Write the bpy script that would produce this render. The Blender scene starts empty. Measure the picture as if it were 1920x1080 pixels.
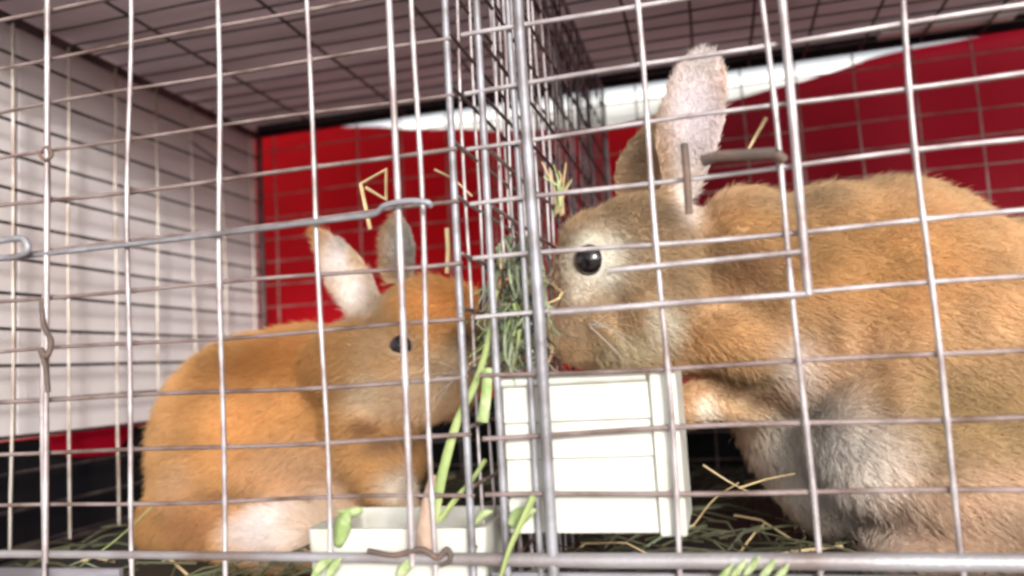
import bpy, math, random
import numpy as np
from mathutils import Vector, Matrix, Euler

random.seed(7)
rng = np.random.default_rng(7)
SC = bpy.context.scene
COL = SC.collection

# ------------------------------------------------------------------ camera
CAM_LOC = Vector((0.32677, -0.32784, 0.07925))
CAM_ROT = Euler((1.6707127, 0.0568169, 0.2560149), 'XYZ')
FPX = 1486.8                                   # focal length for a 1920 px wide frame
cam_d = bpy.data.cameras.new('camera')
cam_d.sensor_width = 36.0
cam_d.lens = FPX / 1920 * 36.0
cam_d.clip_start = 0.01
cam_d.clip_end = 500
cam_d.dof.use_dof = True
cam_d.dof.focus_distance = 0.40
cam_d.dof.aperture_fstop = 5.6
cam = bpy.data.objects.new('camera', cam_d)
COL.objects.link(cam)
cam.location = CAM_LOC
cam.rotation_euler = CAM_ROT
SC.camera = cam

# ------------------------------------------------------------------ light
SUN_FROM = Vector((0.50, -1.0, 0.33)).normalized()
world = bpy.data.worlds.new('World')
SC.world = world
world.use_nodes = True
wn = world.node_tree.nodes
wl = world.node_tree.links
sky = wn.new('ShaderNodeTexSky')
sky.sky_type = 'NISHITA'
sky.sun_disc = False
sky.sun_elevation = math.asin(SUN_FROM.z)
sky.sun_rotation = math.atan2(SUN_FROM.x, SUN_FROM.y)
sky.dust_density = 3.0
sky.ozone_density = 0.6
hs = wn.new('ShaderNodeHueSaturation')           # hazy, milky daylight
hs.inputs['Saturation'].default_value = 0.15
wl.new(sky.outputs[0], hs.inputs['Color'])
wl.new(hs.outputs[0], wn['Background'].inputs['Color'])
wn['Background'].inputs['Strength'].default_value = 0.115

sd = bpy.data.lights.new('sun', 'SUN')
sd.energy = 2.1
sd.angle = math.radians(10)
sd.color = (1.0, 0.95, 0.90)
sun = bpy.data.objects.new('sun', sd)
COL.objects.link(sun)
sun.rotation_euler = SUN_FROM.to_track_quat('Z', 'Y').to_euler()

SC.view_settings.view_transform = 'Standard'
SC.view_settings.look = 'None'
SC.view_settings.exposure = 0.75
SC.view_settings.gamma = 1.0
SC.view_settings.use_curve_mapping = False
SC.render.engine = 'CYCLES'
SC.cycles.pixel_filter_type = 'BLACKMAN_HARRIS'
SC.cycles.filter_width = 2.9

# ------------------------------------------------------------------ helpers
_R = CAM_ROT.to_matrix()
def at(u, v, Y):
    """point of the vertical plane y = Y that shows at pixel (u, v) of the 1920 px photograph"""
    d = _R @ Vector(((u - 960) / FPX, -(v - 540) / FPX, -1.0))
    t = (Y - CAM_LOC.y) / d.y
    return CAM_LOC + d * t
def depth_of(p):
    return -(_R.transposed() @ (Vector(p) - CAM_LOC)).z
def mpp(p):                                   # metres per pixel at p
    return depth_of(p) / FPX

def tag(o, label=None, cat=None, group=None, kind=None):
    if label: o['label'] = label
    if cat: o['category'] = cat
    if group: o['group'] = group
    if kind: o['kind'] = kind
    return o
def mesh(name, verts, faces, mats, smooth=False, parent=None, midx=None):
    me = bpy.data.meshes.new(name)
    me.from_pydata([tuple(v) for v in verts], [], faces)
    if not isinstance(mats, (list, tuple)): mats = [mats]
    for m in mats: me.materials.append(m)
    if midx is not None: me.polygons.foreach_set('material_index', midx)
    if smooth: me.polygons.foreach_set('use_smooth', [True] * len(me.polygons))
    me.update()
    o = bpy.data.objects.new(name, me)
    COL.objects.link(o)
    if parent: o.parent = parent
    return o
def empty(name, loc=(0, 0, 0)):
    o = bpy.data.objects.new(name, None)
    o.empty_display_size = 0.02
    COL.objects.link(o)
    o.location = loc
    return o

class MB:
    def __init__(s): s.v = []; s.f = []; s.m = []
    def add(s, vs, fs, mi=0):
        b = len(s.v); s.v += [tuple(x) for x in vs]
        s.f += [tuple(b + i for i in f) for f in fs]; s.m += [mi] * len(fs)
    def box(s, a, b, mi=0):
        x0, y0, z0 = a; x1, y1, z1 = b
        vs = [(x0,y0,z0),(x1,y0,z0),(x1,y1,z0),(x0,y1,z0),(x0,y0,z1),(x1,y0,z1),(x1,y1,z1),(x0,y1,z1)]
        s.add(vs, [(0,3,2,1),(4,5,6,7),(0,1,5,4),(1,2,6,5),(2,3,7,6),(3,0,4,7)], mi)
    def tube(s, pts, r, sides=8, mi=0, r_end=None, flat=1.0, up=None):
        pts = [Vector(p) for p in pts]; n = len(pts)
        rs = r if isinstance(r, (list, tuple)) else [r + ((r_end if r_end is not None else r) - r) * i / (n - 1) for i in range(n)]
        vs = []
        ref = None
        for i, p in enumerate(pts):
            t = (pts[min(i+1, n-1)] - pts[max(i-1, 0)]).normalized()
            if ref is None:
                ref = Vector(up) if up else (Vector((0,0,1)) if abs(t.z) < .9 else Vector((0,1,0)))
            a = (ref - t * ref.dot(t)).normalized(); b = t.cross(a); ref = a
            for k in range(sides):
                an = 2 * math.pi * k / sides
                vs.append(p + a * math.cos(an) * rs[i] * flat + b * math.sin(an) * rs[i])
        fs = []
        for i in range(n - 1):
            for k in range(sides):
                k2 = (k + 1) % sides
                fs.append((i*sides+k, i*sides+k2, (i+1)*sides+k2, (i+1)*sides+k))
        fs.append(tuple(range(sides))[::-1]); fs.append(tuple((n-1)*sides + k for k in range(sides)))
        s.add(vs, fs, mi)
    def build(s, name, mats, parent=None, smooth=True):
        o = mesh(name, s.v, s.f, mats, smooth, parent, s.m if isinstance(mats, (list, tuple)) else None)
        if smooth:
            try: o.data.set_sharp_from_angle(angle=math.radians(50))
            except Exception: pass
        return o
def spline(pts, n=10):
    """catmull-rom through pts"""
    P = [Vector(p) for p in pts]; P = [P[0]*2-P[1]] + P + [P[-1]*2-P[-2]]
    out = []
    for i in range(1, len(P) - 2):
        for k in range(n):
            t = k / n
            a, b, c, d = P[i-1], P[i], P[i+1], P[i+2]
            out.append(.5*((2*b)+(c-a)*t+(2*a-5*b+4*c-d)*t*t+(3*b-a-3*c+d)*t**3))
    out.append(P[-2]); return out

# ------------------------------------------------------------------ materials
def mat(name, color, rough=0.6, metal=0.0, var=0.0, vscale=30.0, color2=None, bump=0.0, bscale=200.0,
        thresh=(0.4, 0.65), trans=0.0, stretch=(1, 1, 1), spec=0.5):
    m = bpy.data.materials.new(name); m.use_nodes = True
    nt = m.node_tree; N = nt.nodes; L = nt.links
    b = N['Principled BSDF']
    b.inputs['Roughness'].default_value = rough
    b.inputs['Metallic'].default_value = metal
    b.inputs['Specular IOR Level'].default_value = spec
    tc = N.new('ShaderNodeTexCoord')
    mp = N.new('ShaderNodeMapping'); mp.inputs['Scale'].default_value = stretch
    L.new(tc.outputs['Object'], mp.inputs[0])
    n1 = N.new('ShaderNodeTexNoise'); n1.inputs['Scale'].default_value = vscale; n1.inputs['Detail'].default_value = 5
    L.new(mp.outputs[0], n1.inputs['Vector'])
    rp = N.new('ShaderNodeValToRGB')
    rp.color_ramp.elements[0].position, rp.color_ramp.elements[1].position = thresh
    c2 = color2 or tuple(c * (1 - var) for c in color)
    rp.color_ramp.elements[0].color = (*color, 1); rp.color_ramp.elements[1].color = (*c2, 1)
    L.new(n1.outputs['Fac'], rp.inputs[0])
    L.new(rp.outputs[0], b.inputs['Base Color'])
    if bump:
        n2 = N.new('ShaderNodeTexNoise'); n2.inputs['Scale'].default_value = bscale; n2.inputs['Detail'].default_value = 4
        L.new(mp.outputs[0], n2.inputs['Vector'])
        bp = N.new('ShaderNodeBump'); bp.inputs['Strength'].default_value = bump; bp.inputs['Distance'].default_value = 0.002
        L.new(n2.outputs['Fac'], bp.inputs['Height']); L.new(bp.outputs[0], b.inputs['Normal'])
    if trans:
        tr = N.new('ShaderNodeBsdfTranslucent'); L.new(rp.outputs[0], tr.inputs[0])
        mx = N.new('ShaderNodeMixShader'); mx.inputs[0].default_value = trans
        L.new(b.outputs[0], mx.inputs[1]); L.new(tr.outputs[0], mx.inputs[2])
        L.new(mx.outputs[0], N['Material Output'].inputs['Surface'])
    return m

M = {}
M['galv'] = mat('galvanised_wire', (.50, .46, .47), .45, .35, vscale=45, color2=(.25, .20, .20), thresh=(.40, .66), bump=.15, bscale=900)
M['galv_rust'] = mat('rusty_galvanised_wire', (.29, .225, .215), .5, .3, vscale=50, color2=(.12, .075, .06), thresh=(.40, .66), bump=.2, bscale=900)
M['dark_wire'] = mat('dark_weathered_wire', (.05, .04, .045), .55, .5, vscale=60, color2=(.12, .09, .09))
M['side_wire'] = mat('side_mesh_wire', (.03, .022, .025), .5, .4, vscale=50, color2=(.10, .08, .075))
M['side_upright'] = mat('side_upright_wire', (.62, .56, .50), .4, .3, vscale=45, color2=(.34, .26, .2))
M['post'] = mat('grey_steel_post', (.31, .31, .34), .5, .35, vscale=55, color2=(.16, .145, .15), bump=.15, bscale=600)
M['rail'] = mat('bottom_rail_steel', (.36, .35, .37), .5, .4, vscale=16, color2=(.17, .12, .10), thresh=(.4, .7), bump=.2, bscale=500)
M['rust'] = mat('rusty_steel', (.10, .075, .065), .7, .2, vscale=80, color2=(.19, .12, .09), bump=.3, bscale=500)
M['board'] = mat('whitewashed_board', (.78, .75, .76), .75, 0, vscale=7, color2=(.68, .60, .58), thresh=(.35, .7), bump=.25, bscale=90, spec=.2)
M['black'] = mat('black_board', (.006, .006, .008), .8, 0, vscale=20, color2=(.012, .011, .012), spec=.1)
M['plank'] = mat('roof_plank', (.82, .72, .73), .85, 0, vscale=6, color2=(.58, .48, .47), thresh=(.35, .7), bump=.4, bscale=60, stretch=(1, 6, 6), spec=.1, trans=.55)
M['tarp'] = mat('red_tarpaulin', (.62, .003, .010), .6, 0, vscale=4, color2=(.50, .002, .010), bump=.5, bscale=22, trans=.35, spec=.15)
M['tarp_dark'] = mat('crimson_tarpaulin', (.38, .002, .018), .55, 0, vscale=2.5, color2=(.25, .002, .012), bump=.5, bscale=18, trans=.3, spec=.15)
M['white'] = mat('white_plastic', (.56, .56, .51), .5, 0, vscale=60, color2=(.44, .41, .34), thresh=(.5, .85), bump=.05, bscale=200)
M['tray'] = mat('dark_floor_tray', (.020, .020, .018), .7, 0, vscale=20, color2=(.035, .035, .025), bump=.3, bscale=80)
M['green'] = mat('green_stalk', (.42, .50, .20), .5, 0, vscale=60, color2=(.28, .38, .13), trans=.2)
M['leaf'] = mat('fresh_leaf', (.34, .46, .17), .55, 0, vscale=160, color2=(.56, .64, .36), bump=.5, bscale=400, trans=.25)
M['grass'] = mat('grass_blade', (.17, .21, .13), .6, 0, vscale=50, color2=(.38, .42, .27), trans=.2)
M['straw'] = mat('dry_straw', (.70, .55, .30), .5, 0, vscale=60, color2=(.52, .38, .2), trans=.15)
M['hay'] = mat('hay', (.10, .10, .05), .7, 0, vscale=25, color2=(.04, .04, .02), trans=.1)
M['lip'] = mat('tray_lip', (.26, .25, .28), .5, 0, vscale=14, color2=(.10, .09, .10), stretch=(1, 1, 6))
M['ground'] = mat('trodden_ground', (.55, .52, .49), .9, 0, vscale=1.5, color2=(.46, .43, .40), bump=.5, bscale=20)
M['shed'] = mat('pale_shed_wall', (.88, .88, .87), .8, 0, vscale=2, color2=(.82, .83, .81))
M['shed_trim'] = mat('grey_green_trim', (.78, .80, .79), .8, 0, vscale=4, color2=(.72, .74, .72))

# ------------------------------------------------------------------ dimensions
U = 0.0254                                    # mesh pitch: 1 inch high, 2 inches wide
X0, X1 = -0.16, 0.72                          # cage sides
YB = 0.455                                    # back
ZC = 0.3556                                   # mesh ceiling
ZF = -0.030                                   # floor

# ------------------------------------------------------------------ setting
g = MB(); g.add([(-80,-80,-.85),(80,-80,-.85),(80,80,-.85),(-80,80,-.85)], [(0,1,2,3)])
tag(g.build('ground', M['ground'], smooth=False), kind='structure')

# ------------------------------------------------------------------ cage
cage = empty('rabbit_cage', (X0, 0, ZF))
tag(cage, 'long galvanised wire mesh rabbit hutch with two compartments holding both rabbits', 'cage')
def part(name, verts_builder, mats, parent=cage, **k):
    o = verts_builder.build(name, mats, **k)
    o.parent = parent
    o.matrix_parent_inverse = parent.matrix_world.inverted() if parent.type == 'EMPTY' and parent is not cage else Matrix.Translation(-cage.location) if parent is cage else Matrix()
    return o
def wire(p0, p1, r, m, parent, wob=.0006, n=10, name='wire', welds=None):
    p0, p1 = Vector(p0), Vector(p1)
    L = (p1 - p0).length; t = (p1 - p0) / L
    a = t.cross(Vector((0,1,0)) if abs(t.y) < .9 else Vector((0,0,1))).normalized(); b = t.cross(a)
    ph = [random.uniform(0, 6.3) for _ in range(4)]
    pts = []
    for i in range(n + 1):
        s = L * i / n
        da = wob * (math.sin(s*14 + ph[0]) + .6 * math.sin(s*37 + ph[1]))
        db = wob * .6 * (math.sin(s*17 + ph[2]) + .5 * math.sin(s*31 + ph[3]))
        pts.append(p0 + t*s + a*da + b*db)
    if welds:
        k = random.uniform(.9, 1.08)
        rr = [r*k*(1 + .32*math.exp(-(((p[welds[0]] + welds[1]/2) % welds[1] - welds[1]/2)/.0016)**2)) for p in pts]
    else: rr = r
    mb = MB(); mb.tube(pts, rr, 8)
    return part(name, mb, m, parent)

# front panel: frame, then each wire
fr = MB()
fr.tube([(X0, 0, ZF), (X0, 0, ZC)], .003); fr.tube([(X1, 0, ZF), (X1, 0, ZC)], .003)
fr.tube([(X0, 0, ZC), (X1, 0, ZC)], .003)
front = part('front_panel', fr, M['post'])
for c in range(-3, 15):
    x = c * 2 * U
    if abs(c - 5) < .1: continue
    wire((x, -.0010, -.028), (x, -.0010, ZC), .00118, M['galv'], front, wob=.0010, n=150, welds=(2, U))
for r in range(-1, 14):
    if r == 0: continue
    wire((X0, .0009, r*U), (.221, .0009, r*U), .00100, M['galv_rust'], front, wob=.0008, n=150, welds=(0, 2*U))
    wire((.226, .0009, r*U - .0004), (X1, .0009, r*U), .00105, M['galv'] if r > 3 else M['galv_rust'], front, wob=.0009, n=200, welds=(0, 2*U))
mb = MB(); mb.tube([(X0, -.001, .0018), (.05, -.0015, .0015), (.16, -.002, .0008), (.26, -.002, .0), (.36, -.0015, .0), (.5, -.001, -.0005), (X1, -.001, 0)], [.0019, .0019, .0022, .0030, .0034, .0036, .0036], 10)
part('bottom_rail', mb, M['rail'])
mb = MB(); mb.tube([(.254, -.002, -.03), (.2545, -.0015, .1), (.2535, -.002, .22), (.254, -.002, ZC)], [.0024, .0026, .0023, .0025], 10)
mb.tube([(.2475, .003, -.03), (.2480, .004, .15), (.247, .003, ZC)], .0014, 8)
part('post', mb, M['post'])
# thick bracing rod running along the foot in front of the mesh
# side panel on the left
sp = MB(); sp.tube([(X0, 0, ZF), (X0, YB, ZF)], .0025); sp.tube([(X0, YB, ZF), (X0, YB, ZC)], .0032); sp.tube([(X0, 0, ZC), (X0, YB, ZC)], .0040)
side = part('side_panel', sp, M['dark_wire'])
for r in range(-1, 14):
    z = (r - .02) * U
    wire((X0 + .001, 0.003, z), (X0 + .001, YB, z), .00130, M['side_wire'], side)
for k in range(0, 9):
    y = .0263 + k * 2 * U
    wire((X0 + .0026, y, ZF), (X0 + .0026, y, ZC), .00105, M['side_upright'], side)
wire((X0+.001, .33, .318), (X0+.001, .41, .302), .0012, M['side_wire'], side)
# back panel
bp = MB(); bp.tube([(X0, YB, ZF), (X1, YB, ZF)], .0025)
bp.tube([(X1, YB, ZF), (X1, YB, ZC)], .003)
back = part('back_panel', bp, M['dark_wire'])
for c in range(-3, 14):
    x = c * 2 * U + .012
    wire((x, YB, ZF), (x, YB, ZC), .0008, M['galv_rust'], back)
for r in range(-1, 14):
    z = r * U + .008
    wire((X0, YB + .0014, z), (X1, YB + .0014, z), .0007, M['galv_rust'], back, n=20)
mb = MB(); mb.tube([(.128, YB + .012, ZF), (.129, YB + .012, .2), (.128, YB+.012, ZC + .01)], .0035, 8)
part('back_post', mb, M['rust'])
# roof mesh
rb = MB(); rb.box((X0, YB - .004, ZC + .001), (X1, YB + .006, ZC + .012))
roof = part('roof_panel', rb, M['black'])
for k in range(1, 18):
    wire((X0, k*U, ZC), (X1, k*U, ZC), .0009, M['dark_wire'], roof, n=20)
for c in range(-3, 15):
    if c < 4 and c % 2: continue
    x = c * 2 * U + .02
    wire((x, 0, ZC + .0016), (x, YB, ZC + .0016), .0012, M['dark_wire'], roof, n=20)
# double divider: one mesh wall for each compartment
for X, seed in ((.2185, 1), (.2335, 2)):
    db = MB(); db.tube([(X, .002, ZF), (X, .002, ZC)], .0017); db.tube([(X, YB-.004, ZF), (X, YB-.004, ZC)], .0016)
    db.tube([(X, .002, ZC-.003), (X, YB-.004, ZC-.003)], .0017)
    div = part('divider_panel', db, M['post'])
    for k in range(1, 22):
        y = k * .0203 + (seed-1)*.008
        wire((X, y, ZF), (X, y, ZC-.004), .0008, M['galv'] if k < 8 else M['dark_wire'], div, wob=.0008)
    for r in range(-1, 14):
        z = r * U + (.004 if seed == 1 else -.002)
        wire((X + .001, .003, z), (X + .001, YB-.005, z), .0009, M['galv_rust'] if r < 8 else M['dark_wire'], div, wob=.0008)
# floor tray
ft = MB(); ft.box((X0 + .002, .004, ZF - .012), (X1 - .002, YB - .002, ZF - .004))
part('floor_tray', ft, M['tray'], smooth=False)

for a, b in ((X0 + .004, .040), (.2265, X1 - .004)):
    mb = MB(); mb.box((a, .0025, ZF - .006), (b, .0052, -.0062))
    part('tray_lip', mb, M['lip'], smooth=False)

# doors, standing a little proud of the front mesh
dm = MB()
dm.tube([(.1935, -.0042, ZC), (.1942, -.0042, .15), (.1935, -.0042, -.002)], .0016)
ed = MB(); ed.tube([(.0045, -.0042, ZC), (.0040, -.0042, .12), (.0035, -.0042, -.002)], .0014)
door = part('door', dm, M['galv'])
h = ed.build('edge_wire', M['galv']); h.parent = door
hk = MB()
hk.tube(spline([at(-40, 490, -.004), at(120, 472, -.0045), at(300, 452, -.0048), at(480, 430, -.005), at(640, 410, -.005), at(700, 402, -.006), at(722, 385, -.008), at(765, 377, -.010), at(800, 379, -.010), at(808, 386, -.008)], 5), .00135)
h = hk.build('hook', M['post']); h.parent = door
hk = MB()
hk.tube(spline([at(-20, 485, -.006), at(30, 482, -.007), at(52, 470, -.009), at(48, 452, -.009), at(35, 447, -.007), at(-20, 455, -.006)], 5), .0016)
h = hk.build('hook', M['post']); h.parent = door
hk = MB()
hk.tube(spline([at(78, 560, -.005), at(82, 610, -.007), at(96, 640, -.009), at(88, 668, -.009), at(76, 655, -.008), at(86, 690, -.006), at(90, 735, -.005)], 5), .0013)
h = hk.build('clip', M['rust']); h.parent = door
hk = MB()
hk.tube(spline([at(70, 285, -.004), at(84, 300, -.006), at(98, 290, -.006), at(88, 276, -.005), at(74, 290, -.004)], 4), .0009)
h = hk.build('clip', M['rust']); h.parent = door
dm = MB()
dm.tube([(.3615, -.0042, ZC), (.3622, -.0042, .2), (.3615, -.0042, .1005)], .0018)
dm.tube([(.2600, -.0042, .1010), (.31, -.0046, .1012), (.3615, -.0042, .1010)], .0013)
door2 = part('door', dm, M['galv'])
ed = MB(); ed.tube([(.2850, -.0044, .1165), (.3615, -.0042, .1175)], .0012)
h = ed.build('edge_wire', M['galv']); h.parent = door2
mb = MB(); mb.tube([at(1318, 302, -.008), at(1345, 293, -.010), at(1400, 290, -.010), at(1452, 287, -.008)], .0030, 8, flat=.8); mb.tube([at(1452, 287, -.008), at(1470,300,-.006)], .0022)
h = mb.build('latch', M['rust']); h.parent = door2
mb = MB(); mb.tube([at(1283, 270, -.005), at(1288, 330, -.007), at(1292, 402, -.005)], .0016, 8)
h = mb.build('latch_pin', M['rust']); h.parent = door2

# twists of binding wire and rusty end at the rail
mb = MB()
mb.tube(spline([at(690, 1033, -.0035), at(740, 1041, -.0045), at(790, 1030, -.005), at(820, 1046, -.005), at(838, 1030, -.0045), at(845, 1050, -.004), at(825, 1058, -.0035)], 5), .0013)
part('binding_wire', mb, M['rust'])

# ------------------------------------------------------------------ roof boards above the mesh
rt = empty('plank_roof', (0, .2, ZC + .02))
tag(rt, 'weathered brownish mauve plank roof lying above the mesh ceiling of the hutch', 'roof')
me0 = None
ny = 7
for i in range(ny):
    y0 = -.03 + i * .076
    mb = MB()
    mb.box((X0 - .03, y0, ZC + .015 + (i % 2) * .002), (X1 + .05, y0 + .073, ZC + .026 + (i % 2) * .002))
    o = mb.build('plank', M['plank'], smooth=False)
    o.parent = rt; o.matrix_parent_inverse = Matrix.Translation(-rt.location)
    bv = o.modifiers.new('bevel', 'BEVEL'); bv.width = .0015; bv.segments = 1
mb = MB(); mb.box((X0 - .05, -.045, ZC + .012), (X1 + .45, -.033, ZC + .31))  # upright board added out of view to keep sun off the tarpaulin tops
o = mb.build('sun_blocker', M['board'], smooth=False); o.parent = rt; o.matrix_parent_inverse = Matrix.Translation(-rt.location)
mb = MB(); mb.box((.49, .428, ZC + .0035), (.60, .444, ZC + .0125))
o = mb.build('batten', M['board'], smooth=False); o.parent = rt; o.matrix_parent_inverse = Matrix.Translation(-rt.location)

# ------------------------------------------------------------------ boards outside the left side
wb = empty('white_board_wall', (X0 - .014, .2, .05))
tag(wb, 'off-white board screen standing outside the left side mesh of the hutch', 'board')
ys = [-.16, .148, .468]
for a, b, dx in ((-.16, .1445, 0), (.1475, .468, -.0015)):
    mb = MB(); mb.box((X0 - .020 + dx, a, .0475), (X0 - .012 + dx, b, ZC + .012))
    o = mb.build('panel', M['board'], smooth=False); o.parent = wb; o.matrix_parent_inverse = Matrix.Translation(-wb.location)
    bv = o.modifiers.new('bevel', 'BEVEL'); bv.width = .001
mb = MB(); mb.box((X0 - .0215, -.16, ZF - .06), (X0 - .014, YB + .03, .0465))
tag(mb.build('black_board', M['black'], smooth=False), 'black board along the foot of the left side mesh, under the off-white screen', 'board', 'black boards round the hutch foot')
mb = MB(); mb.box((X0 - .012, YB + .010, ZF - .06), (X1 + .05, YB + .018, .050))
tag(mb.build('black_board', M['black'], smooth=False), 'black board along the foot of the back mesh, behind both rabbits', 'board', 'black boards round the hutch foot')
# red scrap caught on the black board
a = [(X0 - .0085, y, z) for y, z in ((.172, .046), (.205, .050), (.245, .0495), (.262, .048), (.252, .036), (.24, .026), (.20, .028), (.176, .034))]
mb = MB(); mb.add(a + [(x - .0015, y, z) for x, y, z in a], [tuple(range(8)), tuple(range(15, 7, -1))] + [(i, (i+1) % 8, 8+(i+1) % 8, 8+i) for i in range(8)])
tag(mb.build('cloth_scrap', M['tarp_dark'], smooth=False), 'small dark red scrap of cloth against the black board low on the left side', 'cloth')

# ------------------------------------------------------------------ tarpaulins behind
def tarp(name, x0, x1, top, Y, m, label, foldf, amp):
    nx, nz = 120, 60
    vs = []; fs = []
    for j in range(nz + 1):
        for i in range(nx + 1):
            x = x0 + (x1 - x0) * i / nx
            zt = top(x); z = -.5 + (zt + .5) * j / nz
            am = amp * (1 - .8*math.exp(-((zt - z)/.06)**2))
            y = Y + am * (math.sin(x*foldf + 1.5*math.sin(z*7)) + .5*math.sin(x*foldf*2.3 + z*6) + .35*math.sin(x*foldf*4.1 - z*11)) \
                * 1.0
            vs.append((x, y, z))
    for j in range(nz):
        for i in range(nx):
            a = j*(nx+1)+i; fs.append((a, a+1, a+nx+2, a+nx+1))
    o = mesh(name, vs, fs, m, True)
    s = o.modifiers.new('thickness', 'SOLIDIFY'); s.thickness = .0006
    return tag(o, label, 'tarpaulin')
TL = [at(u, v, .60) for u, v in ((200, 225), (480, 236), (600, 236), (740, 240), (900, 243), (1000, 245), (1130, 240))]
TR = [at(u, v, .622) for u, v in ((900, 246), (1000, 246), (1140, 236), (1250, 212), (1380, 184), (1500, 154), (1560, 133), (1620, 112), (1700, 94), (1860, 60), (1960, 44))]
def top_l(x): return np.interp(x, [p.x for p in TL], [p.z for p in TL]) + .0008*math.sin(x*60)
def top_r(x): return np.interp(x, [p.x for p in TR], [p.z for p in TR]) + .0010*math.sin(x*48)
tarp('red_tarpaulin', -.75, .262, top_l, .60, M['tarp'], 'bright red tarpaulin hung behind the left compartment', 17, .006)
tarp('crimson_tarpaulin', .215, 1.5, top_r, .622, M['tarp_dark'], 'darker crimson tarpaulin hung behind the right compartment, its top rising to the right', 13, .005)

# pale shed beyond the tarpaulins
sh = empty('pale_shed', (1.5, 7, -.85))
tag(sh, 'pale shed far behind the hutch, showing in the bright strip above the tarpaulins', 'shed')
def shp(nm, a, b, m):
    mb = MB(); mb.box(a, b); o = mb.build(nm, m, smooth=False); o.parent = sh; o.matrix_parent_inverse = Matrix.Translation(-sh.location); return o
shp('wall', (-3.5, 7, -.85), (6.0, 10, 2.35), M['shed'])
shp('roof', (-3.9, 6.6, 2.355), (6.4, 10.4, 2.46), M['shed_trim'])
for k in range(4):
    shp('window', (-2.6 + k*2.1, 6.96, 1.0), (-1.5 + k*2.1, 6.995, 1.75), M['shed_trim'])

# ------------------------------------------------------------------ feeder box (white, ribbed)
fb = MB()
xl, xr = .2345, .2975
fb.box((xl, .0085, .0085), (xr, .060, .0710))
fbo = empty('feeder_box', (.27, .035, .0085))
tag(fbo, 'white ribbed plastic feeder box just inside the mesh below the right rabbit\'s face', 'feeder')
def fpart(nm, mb, smooth=False, bev=.0008):
    o = mb.build(nm, M['white'], smooth=smooth); o.parent = fbo; o.matrix_parent_inverse = Matrix.Translation(-fbo.location)
    if bev: b = o.modifiers.new('bevel', 'BEVEL'); b.width = bev; b.segments = 2
    return o
fpart('box_body', fb)
for k in range(4):
    z0 = .0092 + k * .0154
    mb = MB()
    mb.add([(xl, .0052, z0), (xr, .0052, z0), (xr, .0085, z0), (xl, .0085, z0),
            (xl, .0062, z0+.0151), (xr, .0062, z0+.0151), (xr, .0085, z0+.0151), (xl, .0085, z0+.0151)],
           [(0,3,2,1),(4,5,6,7),(0,1,5,4),(1,2,6,5),(2,3,7,6),(3,0,4,7)])
    fpart('slat', mb, bev=.0005)
mb = MB(); mb.tube([(xl - .001, .0060, .0728), (xr - .001, .0060, .0728)], .0021, 10); fpart('rim', mb, True, 0)
mb = MB(); mb.box((xr + .0003, .0035, .0080), (.3085, .058, .0748)); fpart('end_plate', mb)

# ------------------------------------------------------------------ trough (white)
tr = MB()
def rring(x0, x1, y0, y1, z, r, n=5):
    out = []
    for cx, cy, a0 in ((x1-r, y1-r, 0), (x0+r, y1-r, 90), (x0+r, y0+r, 180), (x1-r, y0+r, 270)):
        for k in range(n + 1):
            a = math.radians(a0 + 90 * k / n); out.append((cx + r*math.cos(a), cy + r*math.sin(a), z))
    return out
rings = [rring(.1395, .2210, .0085, .060, ZF+.000, .004), rring(.1375, .2230, .0065, .062, .0090, .004), rring(.1375, .2230, .0065, .062, .0094, .004),
         rring(.1375, .2230, .0065, .062, .0112, .004), rring(.1400, .2205, .009, .0595, .0112, .003), rring(.1420, .2185, .011, .058, -.022, .003)]
n = len(rings[0]); vs = sum(rings, []); fs = []
for j in range(5):
    for k in range(n): fs.append((j*n+k, j*n+(k+1) % n, (j+1)*n+(k+1) % n, (j+1)*n+k))
fs += [tuple(range(n))[::-1], tuple(range(5*n, 6*n))]
tr.add(vs, fs)
tag(tr.build('food_trough', M['white'], smooth=True), 'low white plastic food trough holding greens in front of the left rabbit', 'trough')

# ------------------------------------------------------------------ rabbits
def ellipsoid(mb, c, rx, ry, rz, rot=None, seg=24, ring=14):
    vs = []; fs = []
    Rm = rot or Matrix.Identity(3)
    for j in range(1, ring):
        th = math.pi * j / ring
        for i in range(seg):
            ph = 2*math.pi*i/seg
            p = Rm @ Vector((rx*math.sin(th)*math.cos(ph), ry*math.sin(th)*math.sin(ph), rz*math.cos(th)))
            vs.append(Vector(c) + p)
    vs.append(Vector(c) + Rm @ Vector((0, 0, rz))); vs.append(Vector(c) + Rm @ Vector((0, 0, -rz)))
    N = (ring-1)*seg
    for j in range(ring-2):
        for i in range(seg):
            i2 = (i+1) % seg
            fs.append((j*seg+i, (j+1)*seg+i, (j+1)*seg+i2, j*seg+i2))
    for i in range(seg):
        i2 = (i+1) % seg
        fs.append((N, i, i2)); fs.append((N+1, (ring-2)*seg+i2, (ring-2)*seg+i))
    mb.add(vs, fs)
def pe(mb, u, v, Y, rxp, rzp, ry, tilt=0):
    """ellipsoid seen at photo pixel (u,v), in the plane y=Y, radii rxp, rzp in photo pixels there, ry metres deep"""
    c = at(u, v, Y); s = mpp(c)
    ellipsoid(mb, c, rxp*s, ry, rzp*s, Matrix.Rotation(math.radians(tilt), 3, 'Y'))
    return c
def limb(mb, pts, n=8):
    """tapering limb: (point, radius) chain of overlapping ellipsoids"""
    for (p, r), (q, s) in zip(pts, pts[1:]):
        for k in range(n + 1):
            t = k / n; c = Vector(p).lerp(Vector(q), t); rr = r + (s-r)*t
            ellipsoid(mb, c, rr, rr, rr, seg=12, ring=8)
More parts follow.
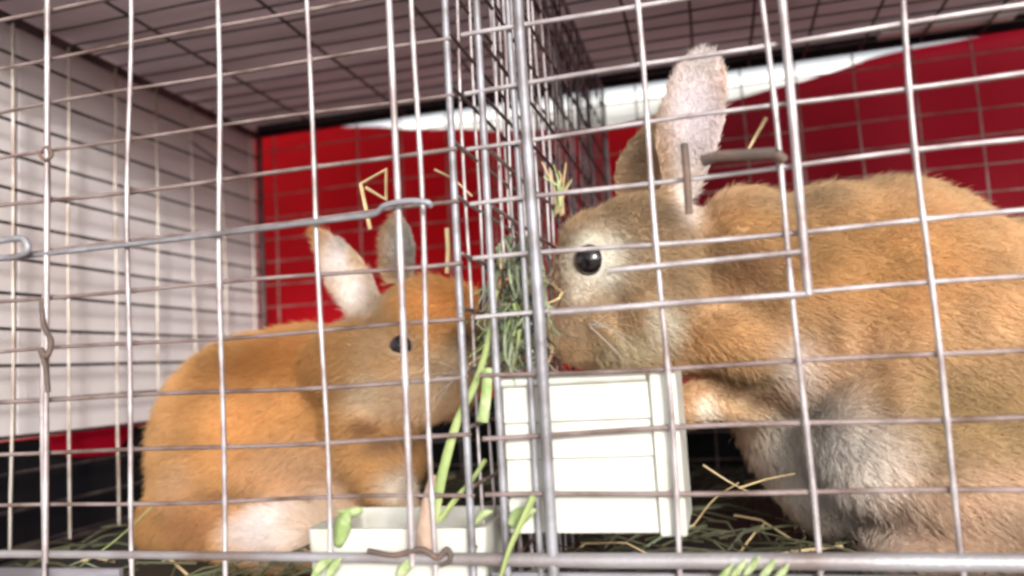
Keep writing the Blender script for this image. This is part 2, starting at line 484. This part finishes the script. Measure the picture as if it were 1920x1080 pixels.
def ear(mb, base, tip, face, W, cup=.35, th=.0042, bend=0.0, blunt=False):
    """cupped, leaf shaped ear from base to tip opening towards face"""
    base, tip = Vector(base), Vector(tip); ax = tip - base; L = ax.length; ax /= L
    fc = Vector(face); fc = (fc - ax*fc.dot(ax)).normalized(); sd = ax.cross(fc)
    ns, nt = 18, 10
    F = []; B = []
    for j in range(ns + 1):
        s = j / ns
        w = W * (math.sin(math.pi * min(1, .16 + .84 * s) ** .85) ** .75 if s < 1 else 0) + .0012
        if blunt: w = W * (max(0, math.sin(math.pi * (.08 + .92 * s**1.35))) ** .5 if s < 1 else 0) + .0012
        for i in range(nt + 1):
            t = -1 + 2 * i / nt
            c = base + ax*(s*L) + fc*(bend*s*s*L)
            off = cup * w * (1.6 - 1.0*s) * (t*t)
            thk = th * (1 - .45*abs(t)**3) * (1 - .35*s)
            p = c + sd*(t*w) + fc*off
            F.append(p + fc*thk*.5); B.append(p - fc*thk*.5)
    nF = len(F); vs = F + B; fs = []
    for j in range(ns):
        for i in range(nt):
            a = j*(nt+1)+i
            fs.append((a, a+1, a+nt+2, a+nt+1)); fs.append((nF+a, nF+a+nt+1, nF+a+nt+2, nF+a+1))
    for j in range(ns):
        a = j*(nt+1); b = a+nt+1; fs.append((a, b, nF+b, nF+a)); a += nt; b += nt; fs.append((a, nF+a, nF+b, b))
    for i in range(nt):
        fs.append((i, nF+i, nF+i+1, i+1)); a = ns*(nt+1)+i; fs.append((a, a+1, nF+a+1, nF+a))
    mb.add(vs, fs)

M['fur'] = bpy.data.materials.new('fur'); M['fur'].use_nodes = True
def fur_mat(m, tl):
    nt = m.node_tree; N = nt.nodes; L = nt.links
    b = N['Principled BSDF']; b.inputs['Roughness'].default_value = .75; b.inputs['Specular IOR Level'].default_value = .25
    a = N.new('ShaderNodeAttribute'); a.attribute_name = 'fur_color'
    L.new(a.outputs['Color'], b.inputs['Base Color'])
    t = N.new('ShaderNodeBsdfTranslucent'); L.new(a.outputs['Color'], t.inputs[0])
    mx = N.new('ShaderNodeMixShader'); mx.inputs[0].default_value = tl
    L.new(b.outputs[0], mx.inputs[1]); L.new(t.outputs[0], mx.inputs[2]); L.new(mx.outputs[0], N['Material Output'].inputs['Surface'])
fur_mat(M['fur'], .25)
M['skin'] = bpy.data.materials.new('rabbit_skin'); M['skin'].use_nodes = True; fur_mat(M['skin'], 0.05)
M['eye'] = mat('rabbit_eye', (.010, .006, .008), .06, 0, var=.3)
M['eye'].node_tree.nodes['Principled BSDF'].inputs['IOR'].default_value = 1.7
M['nose'] = mat('rabbit_nose', (.30, .16, .14), .5)
M['whisker'] = mat('whisker', (.75, .72, .66), .4)
M['lid'] = mat('eyelid_skin', (.10, .06, .05), .6)

def noise3(P, sc, seed):
    r = np.random.default_rng(seed); out = np.zeros(len(P))
    for k in range(10):
        d = r.normal(size=3); d /= np.linalg.norm(d)
        out += np.sin(P @ d * sc * r.uniform(.6, 1.7) + r.uniform(0, 6.28))
    return out / 3.2
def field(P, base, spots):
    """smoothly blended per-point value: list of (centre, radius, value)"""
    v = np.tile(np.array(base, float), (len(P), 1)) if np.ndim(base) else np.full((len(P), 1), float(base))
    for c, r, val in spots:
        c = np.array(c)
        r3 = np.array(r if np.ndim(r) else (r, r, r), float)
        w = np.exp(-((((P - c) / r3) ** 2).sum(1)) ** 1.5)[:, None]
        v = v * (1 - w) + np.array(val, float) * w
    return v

def rabbit(label, mb, spots, base_col, lens, base_len, earpts, flow, eyes, nfur, seed, base_y=.12):
    tmp = mesh('tmp', mb.v, mb.f, M['skin'])
    rm = tmp.modifiers.new('r', 'REMESH'); rm.mode = 'VOXEL'; rm.voxel_size = .0020
    dg = bpy.context.evaluated_depsgraph_get()
    me = bpy.data.meshes.new_from_object(tmp.evaluated_get(dg))
    bpy.data.objects.remove(tmp)
    n = len(me.vertices); P = np.empty(n*3); me.vertices.foreach_get('co', P); P = P.reshape(-1, 3)
    E = np.empty(len(me.edges)*2, dtype=int); me.edges.foreach_get('vertices', E); E = E.reshape(-1, 2)
    deg = np.bincount(E.ravel(), minlength=n)[:, None]
    def lap(A):
        S = np.zeros_like(A)
        for k in range(A.shape[1]):
            S[:, k] = np.bincount(E[:, 0], A[E[:, 1], k], n) + np.bincount(E[:, 1], A[E[:, 0], k], n)
        return S / deg
    we = np.zeros((n, 1))
    for c, r in earpts: we = np.maximum(we, np.exp(-(((P - np.array(c))**2).sum(1) / r**2)**2)[:, None])
    for it in range(26):
        w = .6 * (1 - we) if it >= 3 else .5
        P = P + (lap(P) - P) * w
    # soft muscle and fur lumps
    me.vertices.foreach_set('co', P.ravel()); me.update()
    Nn = np.empty(n*3); me.vertices.foreach_get('normal', Nn); Nn = Nn.reshape(-1, 3)
    P = P + Nn * ((noise3(P, 75, seed)*.0012 + noise3(P, 34, seed+3)*.0014 - .0010*np.exp(-(noise3(P, 48, seed+9)/.12)**2))*(1 - we[:, 0])*np.clip((P[:, 2]+.03)/.03, .3, 1))[:, None]
    P[:, 2] = np.maximum(P[:, 2], ZF + .001)
    me.vertices.foreach_set('co', P.ravel())
    me.polygons.foreach_set('use_smooth', [True]*len(me.polygons))
    me.materials.clear(); me.materials.append(M['skin'])
    def color(Q, jit):
        c = field(Q, base_col, spots)
        k = 1 + .17*noise3(Q, 50, seed+5) + .09*noise3(Q, 160, seed+6)
        c = c * k[:, None]
        if jit is not None: c = c * jit[:, None]
        return np.clip(c, .01, .95)
    at_ = me.color_attributes.new('fur_color', 'FLOAT_COLOR', 'POINT')
    cc = np.ones((n, 4)); cc[:, :3] = color(P, None) * .8; at_.data.foreach_set('color', cc.ravel())
    me.update()
    body = bpy.data.objects.new('rabbit', me); COL.objects.link(body)
    tag(body, label, 'rabbit')
    # fur
    me.calc_loop_triangles(); T = np.empty(len(me.loop_triangles)*3, dtype=int); me.loop_triangles.foreach_get('vertices', T); T = T.reshape(-1, 3)
    me.vertices.foreach_get('normal', (tmpn := np.empty(n*3))); Nn = tmpn.reshape(-1, 3)
    A, B, C = P[T[:, 0]], P[T[:, 1]], P[T[:, 2]]
    area = np.linalg.norm(np.cross(B-A, C-A), axis=1)
    # only the side that the camera's surroundings can see needs dense fur
    face_w = np.clip(-Nn[T[:, 0], 1] + .55, .12, 1)
    prob = area * face_w; prob /= prob.sum()
    idx = rng.choice(len(T), nfur, p=prob)
    r1, r2 = np.sqrt(rng.random(nfur)), rng.random(nfur)
    b0, b1, b2 = (1-r1)[:, None], (r1*(1-r2))[:, None], (r1*r2)[:, None]
    Q = A[idx]*b0 + B[idx]*b1 + C[idx]*b2
    NN = Nn[T[idx, 0]]*b0 + Nn[T[idx, 1]]*b1 + Nn[T[idx, 2]]*b2; NN /= np.linalg.norm(NN, axis=1)[:, None] + 1e-9
    keep = np.ones(nfur, bool)
    for c, r in eyes: keep &= np.linalg.norm(Q - np.array(c), axis=1) > r*1.10
    Q, NN = Q[keep], NN[keep]; m = len(Q)
    fl = flow(Q); fl = fl - NN * (fl*NN).sum(1)[:, None]; fl /= np.linalg.norm(fl, axis=1)[:, None] + 1e-6
    cl = np.stack([noise3(Q, 260, seed+20+k) for k in range(3)], 1)
    D = NN*.42 + fl*.72 + cl*.14 + rng.normal(size=(m, 3))*.30
    D /= np.linalg.norm(D, axis=1)[:, None]
    Ln = field(Q, base_len, lens)[:, 0] * rng.uniform(.6, 1.15, m)
    pts = np.empty((m, 4, 3))
    for k, s in enumerate((0, .33, .67, 1.0)):
        dk = D + (fl*.35 - NN*.25 + np.array([0, 0, -.12])) * s
        dk /= np.linalg.norm(dk, axis=1)[:, None]
        pts[:, k] = Q + dk * (Ln*s)[:, None]
    hc = bpy.data.hair_curves.new('fur')
    hc.add_curves([4]*m)
    hc.attributes['position'].data.foreach_set('vector', pts.ravel())
    ra = hc.attributes.get('radius') or hc.attributes.new('radius', 'FLOAT', 'POINT')
    ra.data.foreach_set('value', np.tile(np.array([.00017, .00015, .00009, .00002]), m))
    ca = hc.attributes.new('fur_color', 'FLOAT_COLOR', 'CURVE')
    c4 = np.ones((m, 4)); c4[:, :3] = color(Q, rng.uniform(.86, 1.16, m)); ca.data.foreach_set('color', c4.ravel())
    hc.materials.append(M['fur'])
    fo = bpy.data.objects.new('fur', hc); COL.objects.link(fo); fo.parent = body
    fo['kind'] = 'stuff'
    return body

def add_eye(body, u, v, Y, r, squash=.62, lid=True):
    c = at(u, v, Y)
    mb = MB(); ellipsoid(mb, (0, 0, 0), r, r*squash, r, seg=32, ring=20)
    o = mb.build('eye', M['eye']); o.location = c; o.parent = body
    mb = MB(); pts = [(c.x + r*1.04*math.cos(a), c.y + .0004*abs(math.sin(a)) - r*.12, c.z + r*.96*math.sin(a)) for a in np.linspace(0, 2*math.pi, 25)]
    mb.tube(pts, r*.07, 6)
    o = mb.build('eyelid', M['lid']); o.parent = body
    return c

# ---- right rabbit: faces left, its muzzle at the divider
mb = MB()
ORG, TAN, CRM, BRN, WHT = (.62, .33, .13), (.62, .43, .25), (.74, .60, .44), (.36, .26, .16), (.95, .89, .83)
pe(mb, 1670, 690, .175, 300, 350, .078)
pe(mb, 1930, 760, .185, 330, 350, .080)
pe(mb, 2230, 830, .19, 250, 300, .070)
pe(mb, 1500, 600, .155, 180, 215, .060)          # shoulder
pe(mb, 1400, 500, .145, 130, 130, .045)          # neck
pe(mb, 1395, 420, .145, 90, 75, .035)            # nape
pe(mb, 1205, 490, .125, 125, 128, .034)          # skull
pe(mb, 1128, 485, .126, 92, 95, .029)            # brow
pe(mb, 1545, 470, .165, 160, 122, .050)          # withers
pe(mb, 1245, 575, .120, 85, 85, .034)            # cheek
pe(mb, 1120, 575, .125, 85, 92, .028)            # muzzle
pe(mb, 1085, 620, .120, 55, 58, .020)
pe(mb, 1180, 650, .122, 90, 48, .024)            # chin
pe(mb, 1390, 642, .120, 128, 66, .036, 20)        # dewlap
pe(mb, 1295, 632, .128, 75, 62, .030)
pe(mb, 1630, 820, .128, 128, 138, .052)          # chest and belly
pe(mb, 1530, 735, .140, 70, 80, .030)
pe(mb, 1880, 930, .132, 215, 170, .052)          # haunch
pe(mb, 1760, 880, .130, 160, 150, .055)
pe(mb, 1760, 1040, .110, 150, 62, .030)          # hind foot
limb(mb, [(at(1560, 760, .14), .016), (at(1450, 755, .128), .0115), (at(1360, 742, .120), .0115), (at(1305, 752, .118), .0100), (at(1262, 768, .118), .0090)])
limb(mb, [(at(1660, 900, .15), .022), (at(1690, 1000, .14), .014), (at(1660, 1050, .135), .011)])
eb, et = at(1268, 400, .125), at(1322, 84, .110)
ear(mb, eb, et, (-.15, -1, .1), .0188, cup=.30, blunt=True)
eb2, et2 = at(1195, 385, .155), at(1245, 205, .165)
ear(mb, eb2, et2, (-.3, -1, .0), .0200, cup=.25)
ellipsoid(mb, at(1262, 415, .13), .016, .016, .020)
EYE_R = (1108, 487, .0985)
eR = at(*EYE_R)
sp = [
    (at(1395, 395, .10), (.030, .05, .022), (.72, .44, .20)),
    (at(1650, 480, .10), (.06, .06, .035), (.62, .37, .16)),
    (at(1480, 370, .12), (.028, .06, .010), (.48, .34, .20)),
    (at(1830, 800, .08), (.05, .05, .035), (.52, .36, .18)),
    (at(1560, 700, .08), (.03, .05, .022), (.72, .50, .32)),
    (at(1330, 640, .10), (.028, .05, .018), (.62, .38, .18)),
    (at(1180, 500, .10), (.040, .05, .042), (.50, .34, .19)),
    (at(1250, 500, .08), (.018, .04, .030), (.54, .38, .23)),
    (at(1180, 385, .10), (.030, .05, .012), (.36, .25, .15)),
    (at(1060, 600, .10), (.018, .04, .016), (.44, .31, .20)),
    (at(1180, 655, .10), (.022, .04, .010), (.50, .42, .28)),
    (at(1240, 610, .09), (.010, .04, .012), (.72, .66, .54)),
    (at(1110, 492, .10), (.0215, .04, .0190), (.95, .90, .78)),
    (at(1145, 468, .10), (.0065, .04, .0075), (.95, .90, .78)),
    (at(1140, 512, .10), (.0065, .04, .0060), (.95, .90, .78)),
    (at(1100, 448, .10), (.0100, .04, .0045), (.95, .90, .78)),
    (at(1080, 545, .10), (.007, .03, .007), (.80, .72, .60)),
    (at(1530, 850, .09), (.036, .08, .026), WHT),
    (at(1475, 800, .10), (.012, .06, .010), (.66, .60, .52)),
    (at(1490, 690, .09), (.012, .04, .016), (.80, .70, .62)),
    (at(1600, 955, .09), (.030, .08, .030), (.90, .82, .74)),
    (at(1545, 900, .12), (.030, .08, .030), (.93, .86, .79)),
    (at(1700, 1000, .08), (.04, .05, .022), (.70, .56, .46)),
    (at(1860, 960, .08), (.035, .05, .026), (.66, .48, .34)),
    (at(1400, 765, .09), (.022, .04, .012), (.80, .58, .36)),
    (at(1320, 775, .09), (.008, .04, .010), (.84, .76, .66)),
    (at(1325, 700, .09), (.012, .05, .0065), (.15, .075, .035)),  # four spots: shade of the dewlap crease painted into the fur colour
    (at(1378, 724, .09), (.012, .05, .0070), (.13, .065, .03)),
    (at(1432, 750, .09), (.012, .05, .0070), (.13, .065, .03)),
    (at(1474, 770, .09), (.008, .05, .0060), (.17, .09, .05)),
    (at(1560, 640, .09), (.004, .03, .014), (.40, .24, .12)),  # this and the next: shade of body folds put into the fur colour
    (at(1650, 720, .09), (.006, .03, .016), (.44, .28, .15)),
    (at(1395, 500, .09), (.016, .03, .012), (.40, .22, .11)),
    (at(1305, 210, .11), (.021, .028, .045), (.74, .67, .69)),
    (at(1320, 110, .11), (.012, .02, .012), (.60, .54, .52)),
    (at(1285, 350, .11), (.009, .03, .022), (.82, .76, .72)),
    (at(1185, 300, .16), (.016, .018, .022), (.40, .28, .18)),
]
def flow_r(Q):
    f = np.zeros_like(Q); f[:, 0] = 1; f[:, 2] = -.35; f[:, 1] = .1
    e = np.exp(-(((Q - np.array(at(1300, 200, .12)))**2).sum(1)/.05**2)**2)
    f[:, 2] += 2.5*e; f[:, 0] *= (1 - .6*e); return f
def elen(spots_): return spots_
lr = [(at(1180, 520, .12), (.045, .06, .045), .0052), (at(1080, 590, .11), (.02, .04, .02), .0032), (eR, .014, .0022),
      (at(1300, 215, .11), (.022, .03, .050), .0022), (at(1210, 290, .16), (.018, .02, .028), .0025), (at(1350, 765, .1), (.03, .03, .012), .004)]
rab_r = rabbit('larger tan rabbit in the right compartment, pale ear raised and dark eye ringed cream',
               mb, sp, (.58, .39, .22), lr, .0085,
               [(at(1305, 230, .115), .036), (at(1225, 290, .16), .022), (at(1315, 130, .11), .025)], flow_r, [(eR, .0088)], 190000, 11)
add_eye(rab_r, *EYE_R, .0088, squash=.8)
def whiskers(body, c, dirs, L):
    mb = MB()
    for d in dirs:
        d = Vector(d).normalized(); p = Vector(c) + Vector((random.uniform(-.002, .002), -.001, random.uniform(-.003, .003)))
        mb.tube([p + d*L*s + Vector((0, 0, -.006*s*s)) for s in (0, .3, .6, 1)], [.00022, .00018, .00012, .00004], 4)
    o = mb.build('whiskers', M['whisker']); o.parent = body
whiskers(rab_r, at(1110, 610, .096), [(.6, -.5, a) for a in (-.5, -.3, -.1, .1, .25, .4)], .035)
mb = MB(); pe(mb, 1046, 602, .113, 14, 10, .004); o = mb.build('nose', M['nose']); o.parent = rab_r

# ---- left rabbit: hunched, faces right
mb = MB()
pe(mb, 500, 850, .185, 205, 225, .070)
pe(mb, 575, 790, .180, 190, 178, .062)           # back and shoulder
pe(mb, 420, 940, .165, 130, 130, .050)           # haunch
pe(mb, 655, 800, .165, 130, 130, .046)
pe(mb, 805, 640, .150, 112, 125, .036)           # skull
pe(mb, 768, 712, .132, 100, 90, .036)            # cheek
pe(mb, 878, 672, .146, 54, 68, .022)             # muzzle
pe(mb, 845, 600, .148, 70, 72, .026)             # bridge of the nose
pe(mb, 840, 735, .145, 60, 50, .022)             # chin
pe(mb, 700, 700, .155, 90, 110, .036)            # neck
pe(mb, 675, 690, .142, 95, 85, .040)
pe(mb, 700, 790, .138, 85, 75, .038)
pe(mb, 700, 862, .150, 95, 84, .034)             # chest
pe(mb, 520, 1010, .120, 130, 60, .028)           # hind foot
limb(mb, [(at(690, 850, .12), .020), (at(735, 905, .10), .014), (at(745, 930, .095), .011), (at(752, 960, .09), .0095)])
limb(mb, [(at(640, 870, .15), .022), (at(640, 960, .14), .015), (at(660, 1010, .13), .011)])
limb(mb, [(at(320, 980, .16), .022), (at(400, 1050, .15), .018)])
limb(mb, [(at(520, 1040, .12), .018), (at(560, 1080, .11), .013)])
ea, ta = at(706, 600, .145), at(583, 415, .150)
ear(mb, ea, ta, (.25, -1, .1), .0150, cup=.32)
ec, tc_ = at(752, 545, .165), at(742, 385, .172)
ear(mb, ec, tc_, (.1, -1, .0), .0135, cup=.28)
EYE_L = (752, 650, .1060)
eL = at(*EYE_L)
sl = [
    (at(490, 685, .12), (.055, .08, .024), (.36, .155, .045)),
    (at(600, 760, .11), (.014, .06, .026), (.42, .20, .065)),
    (at(430, 790, .12), (.022, .08, .020), (.64, .36, .14)),
    (at(350, 900, .13), (.022, .08, .018), (.66, .42, .24)),
    (at(330, 800, .15), (.022, .08, .05), (.62, .37, .17)),
    (at(520, 780, .12), (.040, .06, .022), (.62, .34, .13)),
    (at(560, 880, .12), (.040, .06, .020), (.66, .42, .24)),
    (at(370, 985, .12), (.026, .06, .016), (.50, .26, .12)),
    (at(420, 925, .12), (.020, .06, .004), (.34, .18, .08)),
    (at(520, 985, .10), (.034, .05, .016), (.86, .80, .78)),
    (at(600, 960, .11), (.022, .05, .016), (.74, .58, .44)),
    (at(840, 560, .12), (.032, .05, .017), (.66, .33, .11)),
    (at(790, 740, .10), (.030, .05, .020), (.60, .43, .28)),
    (at(690, 640, .10), (.016, .05, .018), (.56, .37, .20)),
    (at(690, 740, .10), (.018, .05, .014), (.62, .48, .33)),
    (at(686, 800, .10), (.009, .06, .006), (.26, .13, .06)),  # this and the next: shade below the jaw painted into the fur
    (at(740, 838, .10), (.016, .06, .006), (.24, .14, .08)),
    (at(885, 640, .12), (.016, .04, .014), (.14, .08, .045)),
    (at(762, 640, .11), (.010, .03, .009), (.34, .21, .11)),
    (at(840, 690, .11), (.018, .04, .014), (.50, .37, .24)),
    (at(700, 560, .13), (.014, .04, .014), (.50, .36, .22)),
    (at(760, 915, .09), (.016, .05, .010), (.66, .58, .48)),
    (at(625, 480, .14), (.014, .02, .022), (.66, .60, .58)),
    (at(640, 440, .14), (.009, .02, .010), (.40, .34, .30)),
    (at(655, 480, .14), (.004, .02, .014), (.52, .38, .24)),
    (at(665, 550, .14), (.014, .02, .018), (.84, .78, .74)),
    (at(752, 455, .16), (.018, .04, .030), (.27, .25, .23)),
    (eL, .010, (.50, .34, .2)),
]
def flow_l(Q):
    f = np.zeros_like(Q); f[:, 0] = -1; f[:, 2] = -.45; f[:, 1] = .1
    e = np.exp(-(((Q - np.array(at(650, 500, .15)))**2).sum(1)/.035**2)**2)
    f[:, 2] += 2.2*e; return f
ll = [(at(800, 660, .13), (.042, .06, .045), .0055), (at(870, 680, .13), (.02, .04, .02), .0035), (eL, .012, .0022),
      (at(640, 500, .15), (.025, .03, .028), .0022), (at(748, 455, .165), (.014, .02, .026), .0022), (at(745, 920, .09), .015, .004)]
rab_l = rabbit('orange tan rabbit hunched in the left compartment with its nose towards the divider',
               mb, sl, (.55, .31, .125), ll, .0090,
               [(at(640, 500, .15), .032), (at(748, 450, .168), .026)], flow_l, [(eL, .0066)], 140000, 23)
add_eye(rab_l, *EYE_L, .0066)
whiskers(rab_l, at(862, 700, .125), [(-.3, -.8, a) for a in (-.5, -.25, 0, .2, .4)], .03)
mb = MB(); pe(mb, 912, 650, .148, 10, 9, .004); o = mb.build('nose', M['nose']); o.parent = rab_l

# ------------------------------------------------------------------ greens and straw
def stalk(name, pts, r0, r1, m, label, cat, group=None, flat=.7):
    mb = MB(); P = spline(pts, 6) if name != 'straw' else [Vector(p) for p in pts]; mb.tube(P, r0, 7, r_end=r1, flat=flat)
    return tag(mb.build(name, m), label, cat, group)
G1 = 'green stalks poking through the front mesh'
stalk('grass_stalk', [at(930, 545, .004), at(915, 640, .006), at(893, 715, .008), at(858, 790, .006), at(832, 880, .004), at(812, 978, .004)], .0010, .0025, M['green'],
      'longest green stalk, running from the divider down to the rusty rail end', 'grass stalk', G1)
stalk('grass_stalk', [at(910, 862, .008), at(885, 900, .008), at(855, 935, .006), at(825, 975, .005)], .0014, .0021, M['green'],
      'short slanting green stalk beside the longest one, above the white trough', 'grass stalk', G1)
stalk('grass_stalk', [at(1000, 930, -.008), at(975, 985, -.009), at(955, 1030, -.010), at(935, 1095, -.010)], .0024, .0012, M['green'],
      'pale green stalk slanting across the rail below the corner of the feeder box', 'grass stalk', G1)
stalk('grass_stalk', [at(915, 690, .003), at(912, 740, .002), at(905, 790, .003)], .0022, .0026, M['leaf'],
      'stubby pale green stalk end left of the feeder box corner', 'grass stalk', G1)
stalk('root_stub', [at(812, 890, .004), at(800, 950, .002), at(796, 1000, .001), at(802, 1030, .001)], .0016, .0048, mat('root', (.34, .24, .18), .7, 0, vscale=80, color2=(.46,.34,.26), bump=.6, bscale=300),
      'brownish root stub standing on the rusty rail end', 'root')
stalk('straw', [at(694, 430, .03), at(676, 345, .028), at(724, 318, .026), at(724, 374, .028), at(686, 352, .03)], .0011, .0009, M['straw'],
      'yellow straw bent into a triangle above the left rabbit\'s ears', 'straw', 'dry straws caught in the mesh', 1)
stalk('straw', [at(838, 428, .02), at(840, 470, .02), at(838, 512, .022)], .0011, .0010, M['straw'],
      'short upright straw above the left rabbit\'s forehead', 'straw', 'dry straws caught in the mesh', 1)
stalk('straw', [at(815, 318, .02), at(850, 335, .02), at(885, 368, .022)], .0005, .0005, M['straw'],
      'thin slanting straw near the top of the left door, against red', 'straw', 'dry straws caught in the mesh', 1)
stalk('straw', [at(1437, 220, .01), at(1420, 250, .012), at(1402, 282, .01)], .0008, .0005, M['straw'],
      'short slanting straw just right of the raised pale ear', 'straw', 'dry straws caught in the mesh', 1)
# pale seed head above the right rabbit's eye
mb = MB()
for k in range(9):
    a = at(1015 + k*7 + random.uniform(-5, 5), 325 + random.uniform(-25, 20), .012); b = at(1052 + random.uniform(-14, 22), 400 + random.uniform(-35, 10), .016 + random.uniform(-.004, .006))
    c = a.lerp(b, .55) + Vector((random.uniform(-.002, .004), 0, random.uniform(-.001, .003)))
    mb.tube(spline([a, c, b], 4), .0003, 5, r_end=.0008, mi=k % 2)
tag(mb.build('seed_head', [M['straw'], M['leaf']]), 'pale green and straw coloured seed head hanging on the divider above the right rabbit\'s eye', 'seed head')
# grass clump tangled into the divider
mb = MB()
for k in range(150):
    u = random.gauss(968, 24); v0 = random.uniform(440, 600)
    a = at(u, v0, random.uniform(.004, .05)); l = random.uniform(60, 150)
    b = at(u + random.gauss(0, 22), v0 + l*.6, random.uniform(.002, .045)); c = at(u + random.gauss(0, 26), min(v0 + l, 700), random.uniform(.002, .04))
    mb.tube(spline([a, b, c], 3), random.uniform(.0004, .0011), 4, r_end=.0003, mi=0 if random.random() < .75 else (1 if random.random() < .5 else 2), flat=.4)
for k in range(70):
    u = random.gauss(965, 22); v0 = random.uniform(560, 640)
    a = at(u, v0, random.uniform(.001, .02)); b = at(u + random.gauss(0, 38), v0 + random.uniform(30, 90), random.uniform(.001, .03))
    mb.tube(spline([a, a.lerp(b, .5) + Vector((random.gauss(0, .002), 0, 0)), b], 3), random.uniform(.0004, .0010), 4, r_end=.0003, mi=3 if random.random() < .5 else 0, flat=.4)
tag(mb.build('grass_clump', [M['grass'], M['straw'], M['dark_wire'], M['green']]), 'dense grey green clump of grass wedged in the divider between the two faces', 'grass clump', kind='stuff')
# leaves
def leaf(pts, w, label, group, m=M['leaf']):
    P = spline(pts, 5); n_ = len(P); vs = []; fs = []
    for i, p in enumerate(P):
        t = (P[min(i+1, n_-1)] - P[max(i-1, 0)]).normalized(); sd_ = t.cross(Vector((0, 1, .15))).normalized()
        ww = w * math.sin(math.pi * (.12 + .86 * i/(n_-1)))
        for q in (-1, -.5, 0, .5, 1): vs.append(p + sd_*ww*q + Vector((0, abs(q)*ww*.5, 0)))
    for i in range(n_-1):
        for k in range(4): a = i*5+k; fs.append((a, a+1, a+6, a+5))
    o = mesh('leaf', vs, fs, m, True); s = o.modifiers.new('thickness', 'SOLIDIFY'); s.thickness = .0004
    return tag(o, label, 'leaf', group)
GL = 'green leaves by the food trough'
leaf([at(632, 1025, .004), at(640, 985, .002), at(655, 955, .001)], .0038, 'broad pale green leaf over the left corner of the white trough', GL)
leaf([at(680, 955, .006), at(655, 962, .004), at(632, 960, .003)], .0022, 'small leaf curling over the top of the broad leaf at the trough', GL)
leaf([at(585, 1085, -.003), at(600, 1062, -.004), at(622, 1048, -.005)], .0020, 'narrow leaf under the rail, left of the white trough', GL)
leaf([at(610, 1085, -.003), at(625, 1062, -.004), at(640, 1046, -.005)], .0020, 'second narrow leaf under the rail, touching the trough edge', GL)
leaf([at(745, 1080, -.003), at(760, 1062, -.004), at(768, 1048, -.005)], .0024, 'leaf under the rail in front of the middle of the white trough', GL)
leaf([at(955, 985, .001), at(975, 968, .000), at(1005, 955, .001)], .0034, 'pale leaf lying against the lower left corner of the feeder box', GL)
leaf([at(890, 985, .012), at(905, 965, .010), at(925, 958, .012)], .0016, 'small pale leaf on the right rim of the white trough', GL)
GR = 'cut green leaves under the rail at the right'
for i, (u, v, l) in enumerate(((1360, 1070, 'leftmost'), (1385, 1062, 'second'), (1410, 1056, 'tallest'), (1440, 1062, 'fourth'), (1465, 1070, 'rightmost'))):
    leaf([at(u - 14, v + 22, -.004), at(u, v + 6, -.005), at(u + 14, v - 14, -.006)], .0013,
         l + ' leaf in the row of cut greens below the rail, right of feeder box', GR)

# long hay stems on the tray
GH = 'loose stems standing out of the hay'
for i, (pts, lab) in enumerate((
    ([at(150, 1062, .05), at(220, 1010, .07), at(285, 950, .09)], 'long green stem rising towards the haunch of the left rabbit'),
    ([at(1300, 985, .06), at(1340, 935, .10), at(1385, 905, .12)], 'thin pale stem rising beside the feeder box'),
    ([at(1385, 915, .08), at(1440, 898, .09), at(1490, 888, .10)], 'curved pale stem under the belly of the right rabbit'),
    ([at(1318, 872, .10), at(1370, 905, .10), at(1410, 925, .10)], 'pale stem sloping down behind the feeder box corner'))):
    stalk('hay_stem', pts, .0005, .0003, M['straw'] if i else M['green'], lab, 'stem', GH, 1)

# hay on the tray floor
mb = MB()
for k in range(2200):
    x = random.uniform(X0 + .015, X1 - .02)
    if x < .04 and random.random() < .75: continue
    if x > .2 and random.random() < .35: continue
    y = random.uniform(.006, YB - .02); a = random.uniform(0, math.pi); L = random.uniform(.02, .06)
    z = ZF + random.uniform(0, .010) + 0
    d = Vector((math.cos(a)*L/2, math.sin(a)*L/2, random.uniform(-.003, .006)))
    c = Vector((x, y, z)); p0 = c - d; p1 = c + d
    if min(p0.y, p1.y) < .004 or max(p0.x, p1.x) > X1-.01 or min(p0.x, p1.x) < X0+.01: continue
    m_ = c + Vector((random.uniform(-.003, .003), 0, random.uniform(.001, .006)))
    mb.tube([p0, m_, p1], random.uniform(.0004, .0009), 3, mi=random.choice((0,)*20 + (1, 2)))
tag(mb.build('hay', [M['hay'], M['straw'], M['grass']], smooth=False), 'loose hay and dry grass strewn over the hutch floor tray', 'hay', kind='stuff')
